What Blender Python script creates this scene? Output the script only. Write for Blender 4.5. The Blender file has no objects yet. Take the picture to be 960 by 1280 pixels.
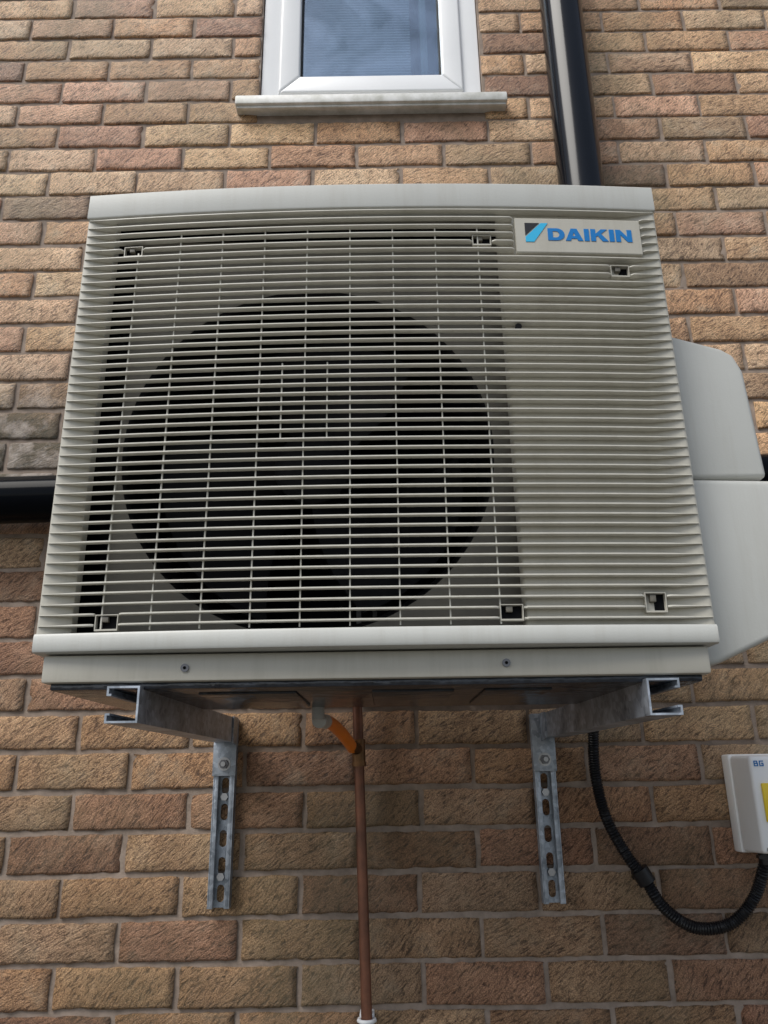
import bpy, bmesh, math, random
from mathutils import Vector, Matrix
random.seed(7)
S = bpy.context.scene
COL = S.collection
CAMY = -1.62
ZC = 1.6
def Y(D): return D + CAMY

# ------------------------------------------------------------ helpers
def empty(name, loc=(0,0,0)):
    e = bpy.data.objects.new(name, None); COL.objects.link(e); e.location = loc; return e
def mk(name, verts, faces, mat, parent=None, smooth=False):
    me = bpy.data.meshes.new(name); me.from_pydata([tuple(v) for v in verts], [], faces)
    me.update()
    o = bpy.data.objects.new(name, me); COL.objects.link(o)
    if mat: me.materials.append(mat)
    if parent: o.parent = parent
    if smooth:
        for p in me.polygons: p.use_smooth = True
    return o
def from_bm(name, bm, mat, parent=None, smooth=False):
    bmesh.ops.recalc_face_normals(bm, faces=bm.faces)
    me = bpy.data.meshes.new(name); bm.to_mesh(me); bm.free()
    o = bpy.data.objects.new(name, me); COL.objects.link(o)
    if mat: me.materials.append(mat)
    if parent: o.parent = parent
    if smooth:
        for p in me.polygons: p.use_smooth = True
        try:
            me.set_sharp_from_angle(angle=math.radians(35))
        except Exception: pass
    return o
def box(name, x0,x1,y0,y1,z0,z1, mat, parent=None, bev=0.0, seg=2):
    bm = bmesh.new()
    bmesh.ops.create_cube(bm, size=1)
    for v in bm.verts:
        v.co = Vector(((x0+x1)/2+v.co.x*(x1-x0),(y0+y1)/2+v.co.y*(y1-y0),(z0+z1)/2+v.co.z*(z1-z0)))
    if bev>0: bmesh.ops.bevel(bm, geom=list(bm.edges), offset=bev, segments=seg, affect='EDGES', profile=0.5)
    return from_bm(name,bm,mat,parent,smooth=bev>0)
def prism_xz(name, prof, y0, y1, mat, parent=None, bev=0.0, seg=3, front_only=False):
    bm = bmesh.new()
    a = [bm.verts.new((x,y0,z)) for x,z in prof]; b=[bm.verts.new((x,y1,z)) for x,z in prof]
    n=len(prof)
    bm.faces.new(a); bm.faces.new(b[::-1])
    for i in range(n): bm.faces.new((a[i],b[i],b[(i+1)%n],a[(i+1)%n]))
    if bev>0: bmesh.ops.bevel(bm, geom=list(bm.edges), offset=bev, segments=seg, affect='EDGES', profile=0.5)
    return from_bm(name,bm,mat,parent,smooth=bev>0)
def plate(name, outer, holes, y, thick, mat, parent=None, fn=None):
    """flat plate in XZ with holes"""
    cu = bpy.data.curves.new(name+"_c",'CURVE'); cu.dimensions='2D'; cu.fill_mode='BOTH'; cu.extrude=thick/2
    for lp in [outer]+holes:
        sp = cu.splines.new('POLY'); sp.points.add(len(lp)-1); sp.use_cyclic_u=True
        for i,(x,z) in enumerate(lp): sp.points[i].co=(x,z,0,1)
    co = bpy.data.objects.new(name+"_c",cu); COL.objects.link(co)
    bpy.context.view_layer.update()
    dg = bpy.context.evaluated_depsgraph_get()
    me = bpy.data.meshes.new_from_object(co.evaluated_get(dg))
    bpy.data.objects.remove(co)
    for v in me.vertices:
        x,z,w = v.co; v.co = (x, y-w, z)
        if fn: v.co = fn(v.co)
    me.materials.clear(); me.materials.append(mat)
    o=bpy.data.objects.new(name,me); COL.objects.link(o)
    if parent:o.parent=parent
    return o
def circ(cx,cz,r,n=64,a0=0,a1=2*math.pi,close=True):
    m = n if close else n+1
    return [(cx+r*math.cos(a0+(a1-a0)*i/n), cz+r*math.sin(a0+(a1-a0)*i/n)) for i in range(m)]
def oval(cx,cz,w,h,n=8):
    r=w/2; s=h/2-r
    return circ(cx,cz+s,r,n,0,math.pi,False)+circ(cx,cz-s,r,n,math.pi,2*math.pi,False)
def resample(pts, step):
    P=[Vector(p) for p in pts]; out=[]
    Q=[P[0]*2-P[1]]+P+[P[-1]*2-P[-2]]
    for i in range(1,len(Q)-2):
        p0,p1,p2,p3=Q[i-1:i+3]; n=max(1,int((p2-p1).length/step))
        for k in range(n):
            t=k/n
            out.append(0.5*((2*p1)+(-p0+p2)*t+(2*p0-5*p1+4*p2-p3)*t*t+(-p0+3*p1-3*p2+p3)*t**3))
    out.append(P[-1]); return out
def tube(name, pts, rad, mat, parent=None, seg=16, step=None, smooth=True):
    P = resample(pts,step) if step else [Vector(p) for p in pts]
    V=[];F=[]; up=Vector((0.123,0.95,0.2)).normalized()
    t=(P[1]-P[0]).normalized(); n=(up-t*up.dot(t)).normalized(); L=0
    for i,p in enumerate(P):
        if i>0: L+=(p-P[i-1]).length
        t=((P[min(i+1,len(P)-1)]-P[max(i-1,0)])).normalized()
        n=(n-t*n.dot(t)).normalized(); b=t.cross(n)
        r=rad(L,i/(len(P)-1)) if callable(rad) else rad
        for k in range(seg):
            a=2*math.pi*k/seg; V.append(p+n*r*math.cos(a)+b*r*math.sin(a))
    for i in range(len(P)-1):
        for k in range(seg):
            F.append((i*seg+k,i*seg+(k+1)%seg,(i+1)*seg+(k+1)%seg,(i+1)*seg+k))
    o=mk(name,V,F+[tuple(range(seg))[::-1],tuple(range((len(P)-1)*seg,len(P)*seg))],mat,parent,smooth)
    try: o.data.set_sharp_from_angle(angle=math.radians(50))
    except Exception: pass
    return o
def cyl(name, p0, p1, r, mat, parent=None, seg=24):
    return tube(name,[p0,p1],r,mat,parent,seg)
def sweep(name, sec, axis_vals, place, mat, parent=None, caps=True, smooth=False):
    V=[];F=[];n=len(sec(axis_vals[0]))
    for a in axis_vals:
        for s in sec(a): V.append(place(a,s))
    for i in range(len(axis_vals)-1):
        for k in range(n):
            F.append((i*n+k,i*n+(k+1)%n,(i+1)*n+(k+1)%n,(i+1)*n+k))
    if caps:
        F.append(tuple(range(n))); F.append(tuple(range((len(axis_vals)-1)*n,len(axis_vals)*n))[::-1])
    return V,F
def join_raw(parts):
    V=[];F=[]
    for v,f in parts:
        o=len(V); V+=v; F+=[tuple(i+o for i in q) for q in f]
    return V,F
def fix(o):
    bm=bmesh.new(); bm.from_mesh(o.data); bmesh.ops.recalc_face_normals(bm,faces=bm.faces); bm.to_mesh(o.data); bm.free(); return o

# ------------------------------------------------------------ materials
def new_mat(name):
    m=bpy.data.materials.new(name); m.use_nodes=True; nt=m.node_tree
    return m,nt,nt.nodes['Principled BSDF']
def mat(name, c, rough=.5, metal=0, var=.12, scale=8, bump=0, bscale=200, spec=.5, coat=0, c2=None, rv=.1, bdist=.001):
    m,nt,b=new_mat(name); N=nt.nodes; L=nt.links
    tc=N.new('ShaderNodeTexCoord')
    no=N.new('ShaderNodeTexNoise'); no.inputs['Scale'].default_value=scale; no.inputs['Detail'].default_value=8; no.inputs['Roughness'].default_value=.65
    L.new(tc.outputs['Object'],no.inputs['Vector'])
    cr=N.new('ShaderNodeValToRGB'); cr.color_ramp.elements[0].position=.3; cr.color_ramp.elements[1].position=.7
    c2 = c2 or tuple(x*(1-var) for x in c)
    cr.color_ramp.elements[0].color=(*c2,1); cr.color_ramp.elements[1].color=(*c,1)
    L.new(no.outputs['Fac'],cr.inputs['Fac']); L.new(cr.outputs['Color'],b.inputs['Base Color'])
    mr=N.new('ShaderNodeMapRange'); mr.inputs['To Min'].default_value=max(.02,rough-rv); mr.inputs['To Max'].default_value=rough+rv
    L.new(no.outputs['Fac'],mr.inputs['Value']); L.new(mr.outputs['Result'],b.inputs['Roughness'])
    b.inputs['Metallic'].default_value=metal; b.inputs['Specular IOR Level'].default_value=spec
    b.inputs['Coat Weight'].default_value=coat
    if bump:
        n2=N.new('ShaderNodeTexNoise'); n2.inputs['Scale'].default_value=bscale; n2.inputs['Detail'].default_value=4
        L.new(tc.outputs['Object'],n2.inputs['Vector'])
        bp=N.new('ShaderNodeBump'); bp.inputs['Strength'].default_value=bump; bp.inputs['Distance'].default_value=bdist
        L.new(n2.outputs['Fac'],bp.inputs['Height']); L.new(bp.outputs['Normal'],b.inputs['Normal'])
    return m
def dirty(name, c, dirt, rough=.42, amt=.36):
    m=mat(name,c,rough,var=.07,scale=5,bump=.12,bscale=350); nt=m.node_tree; N=nt.nodes; L=nt.links
    b=N['Principled BSDF']; src=b.inputs['Base Color'].links[0].from_socket
    tc=N.new('ShaderNodeTexCoord'); mp=N.new('ShaderNodeMapping'); mp.inputs['Scale'].default_value=(34,34,2.6)
    L.new(tc.outputs['Object'],mp.inputs['Vector'])
    no=N.new('ShaderNodeTexNoise'); no.inputs['Scale'].default_value=1; no.inputs['Detail'].default_value=9; no.inputs['Roughness'].default_value=.75
    L.new(mp.outputs[0],no.inputs['Vector'])
    mr=N.new('ShaderNodeMapRange'); mr.inputs['From Min'].default_value=.48; mr.inputs['From Max'].default_value=.75; mr.inputs['To Max'].default_value=amt
    L.new(no.outputs['Fac'],mr.inputs['Value'])
    mx=N.new('ShaderNodeMix'); mx.data_type='RGBA'; mx.inputs[7].default_value=(*dirt,1)
    L.new(src,mx.inputs[6]); L.new(mr.outputs[0],mx.inputs[0]); L.new(mx.outputs[2],b.inputs['Base Color'])
    return m
M_ivory=dirty('ivory_paint',(.455,.437,.378),(.28,.26,.205))
M_ivory2=dirty('ivory_plastic',(.52,.525,.495),(.36,.34,.29))
M_slat=dirty('ivory_grille',(.545,.53,.47),(.32,.30,.24),amt=.45)
M_shroud=mat('shroud_plastic',(.17,.156,.126),.55,var=.4,scale=6)
M_dark=mat('dark_interior',(.003,.003,.004),.8,var=.3,spec=.1)
M_recess=mat('recess_black',(.004,.004,.005),.6,var=.3,spec=.1)  # near-black for recess backs; their shade is put into the colour
M_blade=mat('fan_blade_plastic',(.005,.005,.006),.5,var=.3,spec=.12)
M_white=mat('upvc_white',(.82,.83,.84),.3,var=.05,scale=4)
M_whiteb=mat('grey_plastic',(.50,.50,.47),.35,var=.2,scale=40)
M_sill=mat('sill_weathered',(.80,.80,.79),.5,scale=22,c2=(.45,.45,.40))
M_black=mat('black_pvc',(.003,.005,.009),.15,var=.3,spec=.24,rv=.05)
M_black2=mat('black_pvc_waste',(.003,.004,.006),.12,var=.3,spec=.06,rv=.03)
M_conduit=mat('black_conduit',(.008,.008,.010),.34,var=.3,spec=.35)
M_copper=mat('weathered_copper',(.26,.11,.065),.45,metal=.6,c2=(.10,.05,.035),scale=18)
M_brass=mat('brass_fitting',(.25,.13,.06),.4,metal=.8,c2=(.10,.06,.03),scale=60)
M_orange=mat('orange_hose',(.85,.22,.02),.35,var=.15,scale=40)
M_blue=mat('logo_blue',(.0,.16,.46),.4,var=.02)
M_cyan=mat('logo_cyan',(.03,.42,.70),.4,var=.02)
M_ink=mat('logo_black',(.01,.01,.012),.4)
M_yellow=mat('yellow_plastic',(.85,.62,.02),.35,var=.04)
M_red=mat('red_plastic',(.6,.03,.02),.35,var=.04)
M_rubber=mat('rubber',(.02,.02,.02),.7)
M_screw=mat('screw_steel',(.40,.40,.41),.35,metal=.9)
M_screwd=mat('screw_steel_dark',(.16,.16,.17),.4,metal=.8)
M_roof=mat('roof_tiles',(.12,.07,.055),.8,var=.4,scale=6,bump=.5,bscale=20)
M_base=mat('base_pan_steel',(.045,.052,.065),.22,metal=.1,c2=(.010,.011,.015),scale=30,bump=1,bscale=26,rv=.12,bdist=.006)

def galv():
    m,nt,b=new_mat('galvanised_steel'); N=nt.nodes; L=nt.links
    tc=N.new('ShaderNodeTexCoord'); vo=N.new('ShaderNodeTexVoronoi'); vo.inputs['Scale'].default_value=130
    L.new(tc.outputs['Object'],vo.inputs['Vector'])
    no=N.new('ShaderNodeTexNoise'); no.inputs['Scale'].default_value=22; no.inputs['Detail'].default_value=8
    L.new(tc.outputs['Object'],no.inputs['Vector'])
    mx=N.new('ShaderNodeMath'); mx.operation='MULTIPLY_ADD'; mx.inputs[1].default_value=.35
    L.new(vo.outputs['Color'],mx.inputs[0]); L.new(no.outputs['Fac'],mx.inputs[2])
    cr=N.new('ShaderNodeValToRGB'); e=cr.color_ramp.elements
    e[0].position=.35;e[0].color=(.12,.14,.165,1); e[1].position=.95;e[1].color=(.50,.55,.62,1)
    L.new(mx.outputs[0],cr.inputs['Fac']); L.new(cr.outputs['Color'],b.inputs['Base Color'])
    mr=N.new('ShaderNodeMapRange'); mr.inputs['To Min'].default_value=.3; mr.inputs['To Max'].default_value=.55
    L.new(mx.outputs[0],mr.inputs['Value']); L.new(mr.outputs['Result'],b.inputs['Roughness'])
    b.inputs['Metallic'].default_value=.6
    return m
M_galv=galv()

def brick_mat():
    m,nt,b=new_mat('rustic_buff_brick'); N=nt.nodes; L=nt.links
    tc=N.new('ShaderNodeTexCoord'); at=N.new('ShaderNodeAttribute'); at.attribute_name='tint'; at.attribute_type='GEOMETRY'
    rn=N.new('ShaderNodeAttribute'); rn.attribute_name='rnd'; rn.attribute_type='GEOMETRY'
    sc=N.new('ShaderNodeVectorMath'); sc.operation='SCALE'; sc.inputs['Scale'].default_value=37.
    L.new(rn.outputs['Color'],sc.inputs[0])
    ad=N.new('ShaderNodeVectorMath'); ad.operation='ADD'; L.new(tc.outputs['Object'],ad.inputs[0]); L.new(sc.outputs[0],ad.inputs[1])
    rot=N.new('ShaderNodeVectorRotate'); rot.rotation_type='Y_AXIS'
    sx=N.new('ShaderNodeSeparateColor'); L.new(rn.outputs['Color'],sx.inputs[0])
    an=N.new('ShaderNodeMapRange'); an.inputs['To Min'].default_value=math.radians(25); an.inputs['To Max'].default_value=math.radians(55)
    L.new(sx.outputs[0],an.inputs['Value']); L.new(an.outputs[0],rot.inputs['Angle'])
    L.new(ad.outputs[0],rot.inputs['Vector'])
    mp=N.new('ShaderNodeMapping'); mp.inputs['Scale'].default_value=(60,60,250); L.new(rot.outputs[0],mp.inputs['Vector'])
    drag=N.new('ShaderNodeTexNoise'); drag.inputs['Scale'].default_value=1; drag.inputs['Detail'].default_value=7; drag.inputs['Roughness'].default_value=.70; drag.inputs['Distortion'].default_value=.6
    L.new(mp.outputs[0],drag.inputs['Vector'])
    grit=N.new('ShaderNodeTexNoise'); grit.inputs['Scale'].default_value=480; grit.inputs['Detail'].default_value=3
    L.new(ad.outputs[0],grit.inputs['Vector'])
    big=N.new('ShaderNodeTexNoise'); big.inputs['Scale'].default_value=16; big.inputs['Detail'].default_value=7; big.inputs['Roughness'].default_value=.65
    L.new(ad.outputs[0],big.inputs['Vector'])
    def mixc(a,bc,f,bt='MIX'):
        mx=N.new('ShaderNodeMix'); mx.data_type='RGBA'; mx.blend_type=bt
        for s,v in ((6,a),(7,bc)):
            if isinstance(v,tuple): mx.inputs[s].default_value=v
            else: L.new(v,mx.inputs[s])
        if isinstance(f,float): mx.inputs[0].default_value=f
        else: L.new(f,mx.inputs[0])
        return mx.outputs[2]
    def ramp(src,p0,c0,p1,c1):
        r=N.new('ShaderNodeValToRGB'); e=r.color_ramp.elements; e[0].position=p0;e[0].color=c0;e[1].position=p1;e[1].color=c1
        L.new(src,r.inputs['Fac']); return r.outputs['Color']
    c=mixc(at.outputs['Color'],ramp(big.outputs['Fac'],.3,(.72,.66,.60,1),.7,(1.2,1.22,1.2,1)),1.0,'MULTIPLY')
    c=mixc(c,ramp(drag.outputs['Fac'],.38,(.20,.155,.13,1),.51,(1.28,1.28,1.28,1)),.85,'MULTIPLY')
    c=mixc(c,ramp(grit.outputs['Fac'],.36,(.52,.49,.46,1),.64,(1.5,1.5,1.5,1)),.85,'MULTIPLY')
    pm=N.new('ShaderNodeMath'); pm.operation='MULTIPLY'; L.new(ramp(big.outputs['Fac'],.52,(0,0,0,1),.66,(1,1,1,1)),pm.inputs[0]); L.new(sx.outputs[2],pm.inputs[1])
    pm2=N.new('ShaderNodeMath'); pm2.operation='MULTIPLY'; pm2.inputs[1].default_value=.4; L.new(pm.outputs[0],pm2.inputs[0])
    c=mixc(c,(.55,.47,.36,1),pm2.outputs[0])
    wz=N.new('ShaderNodeTexNoise'); wz.inputs['Scale'].default_value=1.9; wz.inputs['Detail'].default_value=9; wz.inputs['Roughness'].default_value=.62; L.new(tc.outputs['Object'],wz.inputs['Vector'])
    w=ramp(wz.outputs['Fac'],.48,(0,0,0,1),.66,(1,1,1,1))
    wm=N.new('ShaderNodeMath'); wm.operation='MULTIPLY'; wm.inputs[1].default_value=.5; L.new(w,wm.inputs[0])
    c=mixc(c,(.20,.195,.11,1),wm.outputs[0])
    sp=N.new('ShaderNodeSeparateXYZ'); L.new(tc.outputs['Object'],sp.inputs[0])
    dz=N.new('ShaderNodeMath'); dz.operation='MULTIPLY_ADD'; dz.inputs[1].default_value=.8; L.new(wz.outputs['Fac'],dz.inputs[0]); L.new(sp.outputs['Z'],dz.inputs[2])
    c=mixc(c,ramp(dz.outputs[0],.30,(.58,.54,.50,1),1.0,(1,1,1,1)),1.0,'MULTIPLY')  # darkens low bricks: damp staining, with shade from the unit put into colour
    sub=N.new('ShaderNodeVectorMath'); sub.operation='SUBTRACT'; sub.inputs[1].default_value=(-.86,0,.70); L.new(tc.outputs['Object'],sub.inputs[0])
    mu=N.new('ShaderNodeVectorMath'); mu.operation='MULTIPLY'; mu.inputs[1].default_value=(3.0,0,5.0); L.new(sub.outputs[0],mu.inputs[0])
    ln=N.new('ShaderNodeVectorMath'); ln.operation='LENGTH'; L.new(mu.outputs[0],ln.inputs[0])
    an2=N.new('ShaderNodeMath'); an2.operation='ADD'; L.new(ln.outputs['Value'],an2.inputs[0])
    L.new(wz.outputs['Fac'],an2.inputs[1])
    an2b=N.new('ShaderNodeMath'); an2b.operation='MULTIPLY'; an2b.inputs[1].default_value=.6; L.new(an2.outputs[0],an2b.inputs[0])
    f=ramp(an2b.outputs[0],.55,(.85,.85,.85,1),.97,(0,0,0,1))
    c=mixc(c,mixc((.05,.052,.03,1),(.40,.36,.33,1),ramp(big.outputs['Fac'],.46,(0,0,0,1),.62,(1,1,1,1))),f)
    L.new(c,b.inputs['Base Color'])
    b.inputs['Roughness'].default_value=.48; b.inputs['Specular IOR Level'].default_value=.5
    hb=N.new('ShaderNodeMath'); hb.operation='MULTIPLY_ADD'; hb.inputs[1].default_value=.3; L.new(grit.outputs['Fac'],hb.inputs[0]); L.new(drag.outputs['Fac'],hb.inputs[2])
    bp=N.new('ShaderNodeBump'); bp.inputs['Strength'].default_value=1; bp.inputs['Distance'].default_value=.009
    L.new(hb.outputs[0],bp.inputs['Height']); L.new(bp.outputs['Normal'],b.inputs['Normal'])
    return m
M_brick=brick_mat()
M_mortar=mat('mortar',(.34,.27,.22),.85,c2=(.18,.14,.11),scale=30,bump=1,bscale=300)

# ------------------------------------------------------------ HOUSE
house=empty('brick_house')
WX0,WX1,WZ0,WZ1=-.315,.279,1.662,2.75
X0,X1,ZB,ZT=-2.6,2.6,-1.6,3.5
V=[];F=[];TINT=[];RND=[]
palette=[(.64,.41,.245),(.69,.465,.285),(.62,.375,.22),(.66,.425,.25),(.57,.33,.215),(.71,.50,.325),(.54,.32,.21),(.62,.42,.27),(.67,.465,.31),(.64,.395,.27)]
def add_brick(x0,x1,z0,z1):
    nx=max(2,int((x1-x0)/.016)); nz=5
    c=random.choice(palette); k=random.uniform(.82,1.10); g=random.uniform(-.02,.02)
    c=(c[0]*k,(c[1]+g*.4)*k,(c[2]-g*.2)*k)
    if random.random()<.08: c=tuple(.66*q for q in c)
    r=(random.random(),random.random(),random.random())
    base=len(V); off=random.uniform(-.0014,.0014); tx=random.uniform(-.010,.010); tz=random.uniform(-.02,.02)
    cx=(x0+x1)/2; cz=(z0+z1)/2; idx={}
    jx0,jx1,jz0,jz1=[random.uniform(-.0015,.0015) for _ in range(4)]
    sk=random.uniform(-.0018,.0018)
    x0+=jx0;x1+=jx1;z0+=jz0;z1+=jz1
    for i in range(nx+1):
        for j in range(nz+1):
            fx=i/nx; fz=[0,.07,.35,.65,.93,1][j]
            x=x0+(x1-x0)*fx; z=z0+(z1-z0)*fz+sk*(fx-.5)
            y=off+(x-cx)*tx+(z-cz)*tz+random.uniform(-.0007,.0007)
            ed=False
            if i in(0,nx): x+=random.uniform(-.0014,.0014); ed=True
            if j in(0,nz): z+=random.uniform(-.0016,.0016); ed=True
            if ed: y+=random.uniform(.0012,.0035)
            if random.random()<.03 and ed: y+=.004
            idx[i,j]=len(V); V.append((x,y,z))
    for i in range(nx):
        for j in range(nz):
            F.append((idx[i,j],idx[i+1,j],idx[i+1,j+1],idx[i,j+1]))
    ring=[(i,0) for i in range(nx)]+[(nx,j) for j in range(nz)]+[(i,nz) for i in range(nx,0,-1)]+[(0,j) for j in range(nz,0,-1)]
    bk=[]
    for q in ring:
        x,y,z=V[idx[q]]; bk.append(len(V)); V.append((x,.014,z))
    for a in range(len(ring)):
        b2=(a+1)%len(ring); F.append((idx[ring[a]],bk[a],bk[b2],idx[ring[b2]]))
    for _ in range(len(V)-base): TINT.append((*c,1)); RND.append((*r,1))
k0=int((ZB+.2415)/.075)-1
for k in range(k0,80):
    za=-.2415+.075*k; zb=za+.065
    if za<ZB or zb>ZT: continue
    ph=-.391+(.1125 if k%2 else 0)+random.uniform(-.004,.004)
    n0=int((X0-ph)/.225)-2
    for n in range(n0,n0+30):
        a=max(ph+n*.225+.005,X0); b=min(ph+(n+1)*.225-.005,X1)
        if b-a<.03: continue
        if zb>WZ0 and za<WZ1 and b>WX0-.002 and a<WX1+.002:
            if a<WX0-.03: add_brick(a,WX0-.003,za,zb)
            if b>WX1+.03: add_brick(WX1+.003,b,za,zb)
            continue
        add_brick(a,b,za,zb)
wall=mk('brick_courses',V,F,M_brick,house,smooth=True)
for nm,dat in(('tint',TINT),('rnd',RND)):
    at=wall.data.attributes.new(nm,'FLOAT_COLOR','POINT'); at.data.foreach_set('color',[q for t in dat for q in t])
def rect(x0,x1,z0,z1): return [(x0,z0),(x1,z0),(x1,z1),(x0,z1)]
plate('mortar_bed',rect(X0,X1,ZB,ZT),[rect(WX0,WX1,WZ0,WZ1)],.0055+.04,.08,M_mortar,house)
box('side_wall_a',X0,X0+.1,.09,6,ZB,ZT,M_mortar,house)
box('side_wall_b',X1-.1,X1,.09,6,ZB,ZT,M_mortar,house)
box('rear_wall',X0+.1,X1-.1,5.9,6,ZB,ZT,M_mortar,house)
rv=[(X0-.15,-.12,ZT-.05),(X1+.15,-.12,ZT-.05),(X1+.15,3,ZT+2.0),(X0-.15,3,ZT+2.0),(X0-.15,6.2,ZT-.05),(X1+.15,6.2,ZT-.05)]
rv+= [(x,y,z+.12) for x,y,z in rv]
mk('roof',rv,[(0,1,2,3),(3,2,5,4),(6,9,8,7),(9,10,11,8),(0,3,9,6),(3,4,10,9),(1,7,8,2),(2,8,11,5),(0,6,7,1),(4,5,11,10)],M_roof,house)

# window
wy=.012
def bars(tag,x0,x1,z0,z1,t,y0,y1,m,bev):
    prism_xz(tag+'_left',[(x0,z0),(x0+t,z0+t),(x0+t,z1-t),(x0,z1)],y0,y1,m,house,bev)
    prism_xz(tag+'_right',[(x1,z0),(x1,z1),(x1-t,z1-t),(x1-t,z0+t)],y0,y1,m,house,bev)
    prism_xz(tag+'_bottom',[(x0,z0),(x1,z0),(x1-t,z0+t),(x0+t,z0+t)],y0,y1,m,house,bev)
    prism_xz(tag+'_top',[(x0,z1),(x0+t,z1-t),(x1-t,z1-t),(x1,z1)],y0,y1,m,house,bev)
bars('window_frame',WX0+.002,WX1-.002,1.684,WZ1-.004,.052,wy,wy+.06,M_white,.0025)
bars('window_sash',WX0+.05,WX1-.05,1.728,WZ1-.052,.056,wy-.012,wy+.05,M_white,.006)
bars('gasket',-.2105,.1745,1.7825,WZ1-.1065,.005,wy+.004,wy+.03,M_rubber,.0)
g,nt,b=new_mat('window_glass'); N=nt.nodes; L=nt.links
N.remove(b); gl=N.new('ShaderNodeBsdfGlossy'); gl.inputs['Roughness'].default_value=.01; gl.inputs['Color'].default_value=(.70,.83,1,1)
tr=N.new('ShaderNodeBsdfTransparent'); tr.inputs['Color'].default_value=(.80,.89,.94,1)
mx=N.new('ShaderNodeMixShader')
tc=N.new('ShaderNodeTexCoord'); no=N.new('ShaderNodeTexNoise'); no.inputs['Scale'].default_value=6; no.inputs['Detail'].default_value=6; no.inputs['Distortion'].default_value=1.2
mr=N.new('ShaderNodeMapRange'); mr.inputs['From Min'].default_value=.3; mr.inputs['From Max'].default_value=.7; mr.inputs['To Min'].default_value=.15; mr.inputs['To Max'].default_value=.32
L.new(tc.outputs['Object'],no.inputs['Vector']); L.new(no.outputs['Fac'],mr.inputs['Value']); L.new(mr.outputs[0],mx.inputs[0])
L.new(tr.outputs[0],mx.inputs[1]); L.new(gl.outputs[0],mx.inputs[2]); L.new(mx.outputs[0],N['Material Output'].inputs[0])
box('window_pane',-.2055,.1695,wy+.018,wy+.024,1.7875,WZ1-.1115,g,house)
M_room=mat('room_dark',(.05,.06,.07),.8)
box('room_back',-.4,.4,.8,.82,1.5,2.9,M_room,house)
M_refl=mat('reflection_tint',(.20,.22,.23),.8,c2=(.09,.105,.115),scale=11)  # blue-grey of the building mirrored in the glass, put in as colour
V=[];F=[];nz_=190
for i in range(nz_+1):
    z=1.70+i*.96/nz_; y=.085+(.0010 if i%2 else -.0010)
    V+= [(-.24,y,z),(.095,y,z)]
for i in range(nz_): F.append((2*i,2*i+1,2*i+3,2*i+2))
mk('reflection_panel',V,F,M_refl,house,False)  # ribbed panel added behind the pane, standing in for reflected brick courses
box('reflection_strip',.125,.145,.10,.13,1.70,2.66,M_refl,house,.003)  # added strip; with the dark gap beside it, completes the reflected view
box('window_sill',-.371,.336,Y(1.583),wy-.0005,1.654,1.682,M_sill,house,.004)
box('sill_drip',-.367,.332,Y(1.592),Y(1.602),1.648,1.655,M_sill,house,.001)

# ------------------------------------------------------------ AIR CONDITIONER
ac=empty('outdoor_air_conditioner')
AX0,AX1=-.447,.421; AXC=(AX0+AX1)/2; AH=(AX1-AX0)/2
YE=Y(.992)
DIP=.0125; SD=.0098
def bow(x):
    t=(x-AXC)/AH; return YE-.017*(1-min(1,t*t))
def lin(a,b,n): return [a+(b-a)*i/n for i in range(n+1)]
ZTOP=.859
xs=lin(AX0,AX1,40)
def sec_top(x): 
    return [(ZTOP,.05),(ZTOP,.004),(ZTOP-.001,.0015),(ZTOP-.003,0),(.8165,-.0012),(.8145,-.0003),(.8135,.002),(.8135,.03),(.83,.05)]
def pl(x,s): return (x,bow(x)+s[1],s[0])
v,f=sweep('t',sec_top,xs,pl,None)
o=fix(mk('front_top_band',v,f,M_ivory2,ac,True)); o.data.set_sharp_from_angle(angle=math.radians(30))
def sec_bot(x):
    return [(.153,.05),(.153,.004),(.154,.0005),(.157,-.001),(.1735,-.001),(.1765,.0005),(.1775,.004),(.1775,.03),(.165,.05)]
v,f=sweep('b',sec_bot,xs,pl,None)
o=fix(mk('front_bottom_band',v,f,M_ivory2,ac,True)); o.data.set_sharp_from_angle(angle=math.radians(30))
OX0,OX1=-.404,.178
def vpanel(name,sec):
    V=[];F=[];n=len(sec)
    for z in (.177,.814):
        for x,d in sec: V.append((x,bow(x)+d,z))
    for k in range(n-1): F.append((k,k+1,n+k+1,n+k))
    o=mk(name,V,F,M_ivory,ac,True); o.data.set_sharp_from_angle(angle=math.radians(40)); return o
vpanel('front_left_margin',[(AX0,.045),(AX0,.006),(AX0+.0015,.003),(AX0+.005,.0018),(AX0+.012,.004),(OX0-.004,DIP),(OX0-.001,DIP+.002),(OX0,DIP+.005),(OX0,.03)])
rs=[(OX1,.03),(OX1,DIP+.005),(OX1+.001,DIP+.002),(OX1+.004,DIP)]+[(x,DIP) for x in lin(OX1+.02,AX1-.045,8)]+[(AX1-.012,.004),(AX1-.005,.0018),(AX1-.0015,.003),(AX1,.006),(AX1,.045)]
vpanel('front_right_panel',rs)
pockets=[(-.371,.752,.028,.018),(.152,.757,.028,.018),(.356,.706,.028,.020),(-.356,.190,.030,.021),(.160,.194,.030,.021),(.347,.206,.028,.026)]
PLX0,PLX1,PLZ0,PLZ1=.203,.393,.733,.7945
parts=[]
p=.01385; zs=.1865; nsl=46
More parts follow.
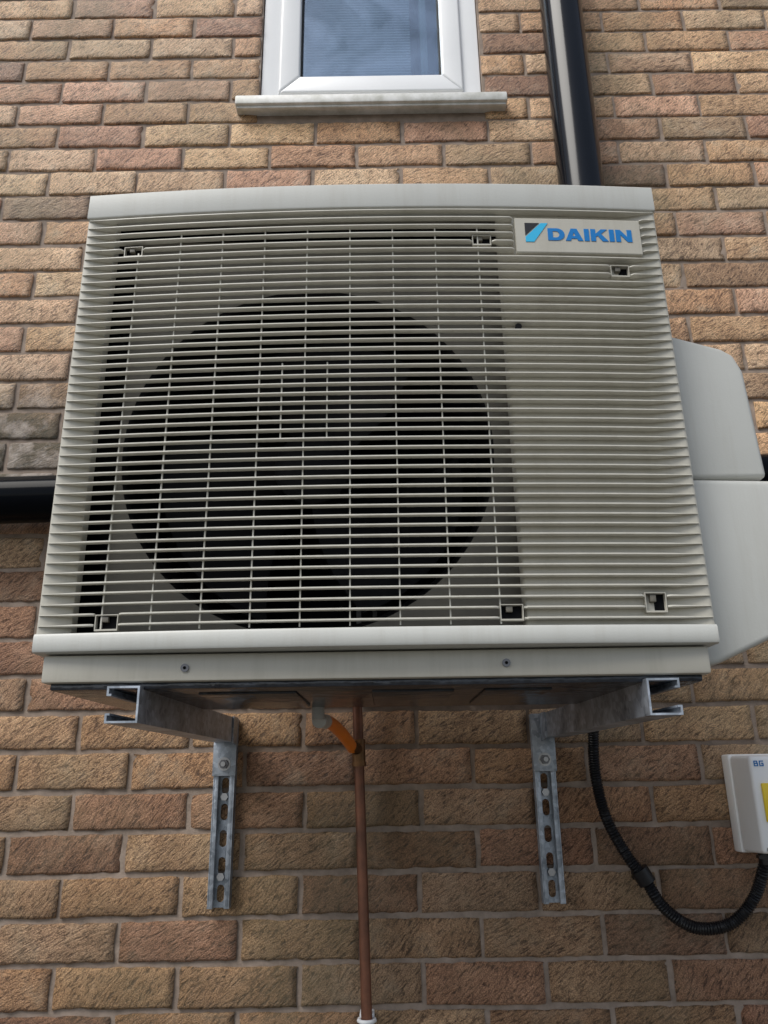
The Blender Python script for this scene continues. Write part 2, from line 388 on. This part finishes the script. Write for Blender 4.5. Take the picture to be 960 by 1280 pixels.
def slat(x0,x1,z,e0,e1,h0=.00155):
    n=max(3,int((x1-x0)/.02)); X=lin(x0,x1,n)
    X=sorted(set([x for x in X]+[q for q in (x0+.004,x0+.012,x1-.004,x1-.012,OX1-.004,OX1+.001,OX0-.001,OX0+.004) if x0<q<x1]))
    wob=random.uniform(-.00025,.00025); w2=random.uniform(-.00025,.00025)
    def sec(x):
        d0=(x-x0); d1=(x1-x); s=1.0; dep=0
        if e0=='t': s=min(s,.22+.78*min(1,d0/.045))
        if e1=='t': s=min(s,.22+.78*min(1,d1/.045))
        if e0=='r' and d0<.004: dep=.003
        if e1=='r' and d1<.004: dep=.003
        h=h0*s; zz=z+wob+w2*(x/.4)
        bk=SD if OX0<x<OX1-.001 else DIP+.0005
        return [(zz+h*.5,bk),(zz+h,.0016+dep),(zz+h*.5,.0001+dep),(zz-h*.5,dep),(zz-h,.0014+dep),(zz-h*.5,bk)]
    return sweep('s',sec,X,lambda x,s:(x,bow(x)+s[1]-.0002,s[0]),None)
for i in range(nsl):
    z=zs+p*i
    if z>.811: break
    cuts=[]
    for px,pz,pw,ph in pockets:
        if abs(z-pz)<ph/2+.0003: cuts.append((px-pw/2-.001,px+pw/2+.001))
    if PLZ0-.004<z<PLZ1+.003: cuts.append((PLX0-.003,PLX1+.002))
    cuts.sort()
    segs=[];a=AX0+.003;ea='t'
    for c0,c1 in cuts:
        segs.append((a,c0,ea,'r')); a=c1; ea='r'
    segs.append((a,AX1-.003,ea,'t'))
    for a0,a1,b0,b1 in segs:
        if a1-a0>.006: parts.append(slat(a0,a1,z,b0,b1))
v,f=join_raw(parts)
o=fix(mk('grille_slats',v,f,M_slat,ac,True)); o.data.set_sharp_from_angle(angle=math.radians(40))
parts=[]
def rib(x,z0,z1,w=.0009):
    def sec(z): return [(x-w,.006),(x+w,.006),(x+w,.0095),(x-w,.0095)]
    return sweep('r',sec,[z0,z1],lambda z,s:(s[0],bow(s[0])+s[1],z),None)
for k in range(-5,4): parts.append(rib(-.045+k*.0637,.18,.782 if k>-5 else .75))
for k in (-1.5,-.5): parts.append(rib(-.045+k*.0637,.435,.555))
v,f=join_raw(parts); fix(mk('grille_ribs',v,f,M_slat,ac))
fnb=lambda c: (c[0],c[1]+bow(c[0]),c[2])
for i,(px,pz,pw,ph) in enumerate(pockets):
    w,h=pw/2,ph/2
    plate('clip_rim_%d'%i,rect(px-w,px+w,pz-h,pz+h),[rect(px-w+.0012,px+w-.0012,pz-h+.0022,pz+h-.0012)],.0085,.009,M_ivory,ac,fnb)
    yb=bow(px)
    box('clip_back_%d'%i,px-w+.001,px+w-.001,yb+.0125,yb+.0132,pz-h+.001,pz+h-.001,M_recess,ac)  # dark back paints the shade inside the clip pocket
    box('clip_tab_%d'%i,px-w*.45,px+w*.1,yb+.006,yb+.0124,pz+h*.1,pz+h-.002,M_shroud,ac,.0006)
V=[];F=[];X=lin(PLX0,PLX1,8)
for x in X:
    for z,d in ((PLZ0,DIP),(PLZ0,.0014),(PLZ0+.0015,.0004),(PLZ1-.0015,.0004),(PLZ1,.0014),(PLZ1,DIP)): V.append((x,bow(x)+d,z))
for i in range(8):
    for k in range(5): F.append((i*6+k,i*6+6+k,i*6+7+k,i*6+k+1))
F+= [tuple(range(6)),tuple(range(48,54))[::-1]]
fix(mk('badge_plate',V,F,M_ivory,ac))
fl=lambda c:(c[0],c[1]+bow(c[0])+.0006,c[2])
LX,LZ,LH=.2515,.7545,.0215; SX=LH*1.155
def letter(nm,off,outer,holes=[]):
    T=lambda lp:[(LX+(x+off)*SX,LZ+z*LH) for x,z in lp]
    plate('badge_'+nm,T(outer),[T(h) for h in holes],-.0006,.0008,M_blue,ac,fl)
def arcD(cx,cz,rx,rz,n=10): return [(cx+rx*math.cos(a),cz+rz*math.sin(a)) for a in lin(-math.pi/2,math.pi/2,n)]
letter('d',0,[(0,0)]+arcD(.55,.5,.47,.5)+[(0,1)],[[(.3,.24)]+arcD(.5,.5,.2,.26)+[(.3,.76)]])
letter('a',1.06,[(0,0),(.36,1),(.72,1),(1.08,0),(.76,0),(.70,.18),(.37,.18),(.31,0)],[[(.44,.39),(.63,.39),(.535,.70)]])
letter('i',2.22,rect(0,.30,0,1))
letter('k',2.62,[(0,0),(.30,0),(.30,.36),(.42,.46),(.70,0),(1.08,0),(.64,.62),(1.03,1),(.65,1),(.30,.62),(.30,1),(0,1)])
letter('i2',3.76,rect(0,.30,0,1))
letter('n',4.16,[(0,0),(.29,0),(.29,.58),(.70,0),(.99,0),(.99,1),(.70,1),(.70,.42),(.29,1),(0,1)])
plate('badge_mark_black',[(.2175,.785),(.2395,.785),(.2175,.763)],[],-.0006,.0008,M_ink,ac,fl)
plate('badge_mark_cyan',[(.2525,.785),(.2420,.785),(.2175,.760),(.2175,.7515),(.2300,.7515)],[],-.0006,.0008,M_cyan,ac,fl)
cyl('panel_hole',(.1965,bow(.196)+.0003,.607),(.1965,bow(.196)+.004,.607),.0048,M_recess,ac)  # near-black disc in place of the shade inside a hole
# fan shroud, shade plate, cavity
HX,HZ,HR=-.108,.446,.268
plate('fan_shroud_plate',rect(-.382,.196,.165,.806),[circ(HX,HZ,HR,96)],Y(1.044),.003,M_shroud,ac)
V=[];F=[];n=96;prof=[(HR,Y(1.043)),(HR-.004,Y(1.045)),(HR-.008,Y(1.054)),(HR-.009,Y(1.16)),(HR-.009,Y(1.19))]
for i in range(n):
    a=2*math.pi*i/n
    for r,y in prof: V.append((HX+r*math.cos(a),y,HZ+r*math.sin(a)))
m=len(prof)
for i in range(n):
    for k in range(m-1): F.append((i*m+k,i*m+k+1,((i+1)%n)*m+k+1,((i+1)%n)*m+k))
mk('fan_bellmouth',V,F,M_blade,ac,True)
plate('gap_shade_plate',rect(-.433,.407,.13,.845),[circ(HX,HZ,HR-.002,96)],Y(1.058),.003,M_dark,ac)  # near-black sheet added so the gap around the shroud reads as shaded
box('heat_exchanger',-.43,.40,Y(1.28),Y(1.30),.125,.84,M_dark,ac)
for i in range(3):
    V=[];F=[];nr,na=8,10;a0=i*2*math.pi/3+.5
    for r_ in range(nr+1):
        r=.055+(.235-.055)*r_/nr; sw=.35*(r_/nr)
        for q in range(na+1):
            a=a0+sw+(q/na)*1.45
            V.append((HX+r*math.cos(a),Y(1.12)+.07*(q/na)-.01*math.sin(q/na*3.1),HZ+r*math.sin(a)))
    for r_ in range(nr):
        for q in range(na):
            F.append((r_*(na+1)+q,(r_+1)*(na+1)+q,(r_+1)*(na+1)+q+1,r_*(na+1)+q+1))
    mk('fan_blade_%d'%i,V,F,M_blade,ac,True)
tube('fan_hub',[(HX,Y(1.10),HZ),(HX,Y(1.105),HZ),(HX,Y(1.11),HZ),(HX,Y(1.18),HZ)],lambda L,t:[.03,.05,.058,.06][min(3,int(t*3+.01))],M_blade,ac,32)
M_bar=mat('motor_support',(.10,.10,.10),.4,metal=.3)
box('motor_support_l',-.045,-.038,Y(1.20),Y(1.21),.14,.40,M_bar,ac)
box('motor_support_r',-.020,-.013,Y(1.20),Y(1.21),.14,.40,M_bar,ac)
def shell(name,x0,x1,y0,y1,z0,z1,m):
    V=[(x0,y0,z0),(x1,y0,z0),(x1,y1,z0),(x0,y1,z0),(x0,y0,z1),(x1,y0,z1),(x1,y1,z1),(x0,y1,z1)]
    F=[(0,4,7,3),(1,2,6,5),(4,5,6,7),(3,7,6,2)]
    return mk(name,V,F,m,ac)
shell('casing',-.437,.411,Y(1.02),Y(1.335),.150,.850,M_ivory)
box('base_skirt',-.437,.411,Y(1.003),Y(1.34),.1165,.1515,M_ivory,ac,.004)
box('base_pan',-.428,.402,Y(1.012),Y(1.33),.108,.118,M_base,ac,.003)
for i,(a,b2) in enumerate([(-.25,-.12),(-.02,.09),(.13,.22)]):
    box('pan_emboss_%d'%i,a,b2,Y(1.06),Y(1.27),.1045,.109,M_base,ac,.003)
for i,x in enumerate((-.331,.340)):
    box('mount_rail_%d'%i,x-.035,x+.035,Y(1.03),Y(1.36),.1125,.1165,M_base,ac,.001)
for i,(x,z) in enumerate(((-.255,.133),(.152,.1335))):
    yb=Y(1.003)
    cyl('skirt_screw_%d'%i,(x,yb-.0025,z),(x,yb+.001,z),.0052,M_screwd,ac,20)
    cyl('skirt_screw_recess_%d'%i,(x,yb-.0030,z),(x,yb,z),.0022,M_dark,ac,6)
prism_xz('valve_cover_upper',[(.405,.402),(.556,.402),(.549,.575),(.538,.603),(.520,.615),(.405,.652)],Y(1.062),Y(1.27),M_ivory2,ac,.007,4)
prism_xz('valve_cover_lower',[(.405,.128),(.440,.134),(.520,.168),(.590,.214),(.612,.25),(.606,.376),(.598,.392),(.405,.398)],Y(1.050),Y(1.28),M_ivory2,ac,.008,4)

# ------------------------------------------------------------ BRACKETS
def channel_section(w,d,t,lip):
    a=w/2
    return [(-a,0),(a,0),(a,d),(a-lip,d),(a-lip,d-.006),(a-lip+t,d-.006),(a-lip+t,d-t),(a-t,d-t),(a-t,t),
            (-a+t,t),(-a+t,d-t),(-a+lip-t,d-t),(-a+lip-t,d-.006),(-a+lip,d-.006),(-a+lip,d),(-a,d)]
def bracket(name,sgn,post_x,arm_web_wall,arm_web_front):
    P=empty(name)
    w=.041; t=.0025; x=post_x; zb,zt=-.228,.112; yw=-.0015; yf=yw-.021
    slots=[oval(x,z,.0135,.030) for z in [zb+.024+.0475*i for i in range(7)]]
    plate('post_web',rect(x-w/2,x+w/2,zb,zt),slots,yw-t/2,t,M_galv,P)
    for s in(-1,1):
        e=x+s*w/2
        box('post_flange_%s'%('a' if s<0 else 'b'),min(e,e-s*t),max(e,e-s*t),yf,yw-t-.0001,zb,zt,M_galv,P,.0008)
        box('post_lip_%s'%('a' if s<0 else 'b'),min(e-s*(t+.0001),e-s*.010),max(e-s*(t+.0001),e-s*.010),yf,yf+t,zb,zt,M_galv,P,.0008)
        box('post_lip_return_%s'%('a' if s<0 else 'b'),min(e-s*.0101,e-s*.0078),max(e-s*.0101,e-s*.0078),yf+t,yf+t+.005,zb,zt,M_galv,P,.0006)
    box('bolt_plate',x-.0225,x+.0225,yf-.005,yf-.0003,.004,.112,M_galv,P,.001)
    cyl('washer',(x,yf-.0065,.026),(x,yf-.005,.026),.0125,M_screw,P,24)
    cyl('bolt_head',(x,yf-.0135,.026),(x,yf-.0065,.026),.009,M_screwd,P,6)
    cyl('bolt_end',(x,yf-.018,.026),(x,yf-.0135,.026),.0045,M_screw,P,12)
    for z in (-.034,-.175):
        cyl('wall_bolt',(x,yw-.012,z),(x,yw-t,z),.0075,M_screw,P,6)
    sec=channel_section(.045,.041,.0026,.012)
    za=.0888
    V=[];F=[];n=len(sec)
    for yy,xw in((Y(.998),arm_web_front),(yf-.0052,arm_web_wall)):
        for u,vv in sec: V.append((xw+sgn*vv,yy,za+u))
    for k in range(n): F.append((k,(k+1)%n,n+(k+1)%n,n+k))
    for b0 in (0,n):
        q=lambda *i: tuple(b0+j for j in i)
        F+= [q(0,1,8,9),q(1,2,7,8),q(2,3,6,7),q(3,4,5,6),q(0,9,10,15),q(15,10,11,14),q(14,11,12,13)]
    fix(mk('arm_channel',V,F,M_galv,P))
    gx=arm_web_wall-sgn*.0030
    g2=arm_web_wall+(arm_web_front-arm_web_wall)*.06-sgn*.0030
    V=[(gx,yf-.0052,.060),(gx,yf-.0052,.1125),(g2,yf-.045,.1125),(g2,yf-.045,.0645)]
    V=V+[(a+sgn*.0028,b_,c) for a,b_,c in V]
    fix(mk('gusset',V,[(0,1,2,3),(4,7,6,5),(0,4,5,1),(1,5,6,2),(2,6,7,3),(3,7,4,0)],M_galv,P))
    for D in(1.09,1.28):
        f_=(Y(D)-(yf-.005))/(Y(.998)-(yf-.005)); cx=arm_web_wall+(arm_web_front-arm_web_wall)*f_+sgn*.02
        box('rubber_pad',cx-.018,cx+.018,Y(D)-.02,Y(D)+.02,.1115,.1165,M_rubber,P)
        cyl('mount_bolt',(cx,Y(D),.085),(cx,Y(D),.111),.005,M_screw,P,8)
    return P
bracket('wall_bracket',-1,-.3165,-.296,-.3085)
bracket('wall_bracket',1,.304,.303,.325)

# ------------------------------------------------------------ PIPES
soil=empty('black_soil_pipe')
PY=Y(1.545)
cyl('stack',(.488,PY,.56),(.488,PY,3.35),.0535,M_black,soil,48)
tube('horizontal_run',[(-2.5,Y(1.560),.536),(.2,Y(1.560),.580),(2.5,Y(1.560),.617)],.050,M_black2,soil,48)
cyl('junction_collar',(.488,PY,.53),(.488,PY,.68),.062,M_black,soil,40)
for z in(2.45,): cyl('pipe_clip',(.488,PY,z),(.488,PY,z+.03),.0565,M_black,soil,40)

cop=empty('copper_pipe')
def cpx(z): return -.057+(.09-z)/.485*.0134
YPC=Y(1.585)
cyl('pipe',(cpx(.5),YPC,.5),(cpx(-1.58),YPC,-1.58),.0098,M_copper,cop,20)
cyl('coupling',(cpx(.068),YPC,.068),(cpx(.018),YPC,.018),.0128,M_brass,cop,24)
cyl('coupling_ring',(cpx(.026),YPC,.026),(cpx(.018),YPC,.018),.0140,M_brass,cop,24)
cyl('coupling_ring_top',(cpx(.068),YPC,.068),(cpx(.060),YPC,.060),.0140,M_brass,cop,24)
cyl('branch',(cpx(.05),YPC,.048),(-.070,YPC-.03,.056),.0115,M_brass,cop,24)
for z in(-.405,-1.1):
    x=cpx(z)
    tube('pipe_clip',[(x-.013,YPC+.008,z),(x-.014,YPC-.004,z),(x-.008,YPC-.013,z),(x,YPC-.015,z),(x+.008,YPC-.013,z),(x+.014,YPC-.004,z),(x+.013,YPC+.008,z)],.0035,M_white,cop,8)
    box('clip_foot',x-.013,x+.013,YPC+.006,0,z-.009,z+.009,M_white,cop,.002)
hose=empty('condensate_hose')
tube('orange_tube',[(-.106,Y(1.37),.089),(-.098,Y(1.42),.088),(-.086,Y(1.48),.078),(-.075,Y(1.53),.064),(-.067,Y(1.565),.052)],.0110,M_orange,hose,20,step=.004)
tube('nozzle',[(-.112,Y(1.335),.088),(-.110,Y(1.35),.089),(-.105,Y(1.375),.0890)],lambda L,t:.0122,M_whiteb,hose,20,step=.003)
cyl('drain_spigot',(-.113,Y(1.325),.089),(-.113,Y(1.325),.112),.0105,M_whiteb,hose,20)

D=1.585
pts=[(.392,Y(1.50),.16),(.398,Y(1.56),.10),(.397,Y(D),.0085),(.409,Y(D),-.0775),(.442,Y(D),-.147),(.468,Y(D),-.183),(.499,Y(D),-.2345),(.551,Y(D),-.2677),(.6165,Y(D),-.262),(.6628,Y(D-.01),-.217),(.6865,Y(D-.03),-.150)]
cond=empty('electrical_conduit')
tube('corrugated_conduit',pts,lambda L,t:.0102+.0011*math.sin(L*2*math.pi/.0048),M_conduit,cond,16,step=.0012)
cyl('conduit_clip',(.461,Y(D),-.170),(.474,Y(D),-.193),.0165,M_conduit,cond,20)
box('clip_foot',.455,.480,Y(D)+.008,-.001,-.190,-.172,M_conduit,cond,.002)

iso=empty('isolator_switch')
yf=Y(1.505)
box('enclosure_back',.655,.765,Y(1.585),-.001,-.145,.030,M_white,iso,.004)
prof=[(.657,-.143),(.763,-.143),(.763,.028),(.657,.028)]
bm=bmesh.new()
a=[bm.verts.new((x*1.0+(.003 if x<.7 else -.003),yf,z+(.003 if z<0 else -.003))) for x,z in prof]; b_=[bm.verts.new((x,Y(1.5855),z)) for x,z in prof]
bm.faces.new(a);bm.faces.new(b_[::-1])
for i in range(4): bm.faces.new((a[i],b_[i],b_[(i+1)%4],a[(i+1)%4]))
bmesh.ops.bevel(bm,geom=list(bm.edges),offset=.007,segments=4,affect='EDGES',profile=.5)
from_bm('enclosure_cover',bm,M_white,iso,True)
box('yellow_plate',.674,.744,yf-.005,yf+.001,-.088,-.022,M_yellow,iso,.002)
cyl('rotary_boss',(.71,yf-.012,-.055),(.71,yf-.004,-.055),.024,M_red,iso,32)
box('rotary_handle',.703,.717,yf-.03,yf-.011,-.082,-.028,M_red,iso,.004)
cyl('cable_gland',(.6875,Y(1.555),-.162),(.6875,Y(1.555),-.142),.0155,M_conduit,iso,12)
cyl('cable_gland_nut',(.6875,Y(1.555),-.152),(.6875,Y(1.555),-.146),.019,M_conduit,iso,6)
def strk(n,pts,w=.0009):
    for i in range(len(pts)-1):
        (x0,z0),(x1,z1)=pts[i],pts[i+1]; d=Vector((x1-x0,z1-z0)).normalized(); nx,nz=-d.y*w,d.x*w
        ex,ez=d.x*w*.8,d.y*w*.8
        plate(n+str(i),[(x0+nx-ex,z0+nz-ez),(x1+nx+ex,z1+nz+ez),(x1-nx+ex,z1-nz+ez),(x0-nx-ex,z0-nz-ez)],[],yf-.0006-.00003*i,.0006,M_blue,iso)
bx,bz=.668,.008
strk('label_b',[(bx,bz),(bx,bz+.008),(bx+.005,bz+.008),(bx+.0055,bz+.0042),(bx,bz+.0042),(bx+.006,bz+.004),(bx+.006,bz),(bx,bz)])
strk('label_g',[(bx+.016,bz+.008),(bx+.010,bz+.008),(bx+.010,bz),(bx+.016,bz),(bx+.016,bz+.004),(bx+.0135,bz+.004)])
for i,zz in enumerate((.018,-.133)): cyl('cover_screw_%d'%i,(.671 if i else .751,yf-.001,zz),(.671 if i else .751,yf+.002,zz),.004,M_screw,iso,12)

# ------------------------------------------------------------ GROUND
M_ground=mat('ground_paving',(.12,.115,.10),.85,var=.4,scale=3,bump=.6,bscale=60)
mk('ground',[(-300,-300,-1.6),(300,-300,-1.6),(300,300,-1.6),(-300,300,-1.6)],[(0,1,2,3)],M_ground)

for o in list(COL.objects):
    if o.parent is None: o.location.z += ZC

# ------------------------------------------------------------ CAMERA
cam=bpy.data.cameras.new('camera'); co=bpy.data.objects.new('camera',cam); COL.objects.link(co)
cam.sensor_fit='HORIZONTAL'; cam.sensor_width=36; cam.lens=36*980/960; cam.clip_start=.05; cam.clip_end=2000
R=Matrix.Rotation(math.radians(90+18.6),4,'X')@Matrix.Rotation(math.radians(-.85),4,'Z')
co.matrix_world=Matrix.Translation((0,CAMY,ZC))@R
S.camera=co

# ------------------------------------------------------------ LIGHT
el,az=math.radians(52),math.radians(-44)
w=bpy.data.worlds.new('World'); S.world=w; w.use_nodes=True; nt=w.node_tree
bg=nt.nodes['Background']; sky=nt.nodes.new('ShaderNodeTexSky'); sky.sky_type='NISHITA'; sky.sun_disc=False
sd=Vector((math.sin(az)*math.cos(el),-math.cos(az)*math.cos(el),math.sin(el)))
sky.sun_elevation=el; sky.sun_rotation=math.atan2(sd.x,sd.y); sky.dust_density=1.5; sky.air_density=1
hs=nt.nodes.new('ShaderNodeHueSaturation'); hs.inputs['Saturation'].default_value=.55
nt.links.new(sky.outputs[0],hs.inputs['Color']); nt.links.new(hs.outputs[0],bg.inputs['Color']); bg.inputs['Strength'].default_value=.15
sun=bpy.data.lights.new('sun','SUN'); sun.energy=3.0; sun.angle=math.radians(34); sun.color=(1,.965,.905)
so=bpy.data.objects.new('sun',sun); COL.objects.link(so)
so.rotation_euler=(-sd).to_track_quat('-Z','Y').to_euler()
S.view_settings.view_transform='Standard'; S.view_settings.look='None'; S.view_settings.exposure=0
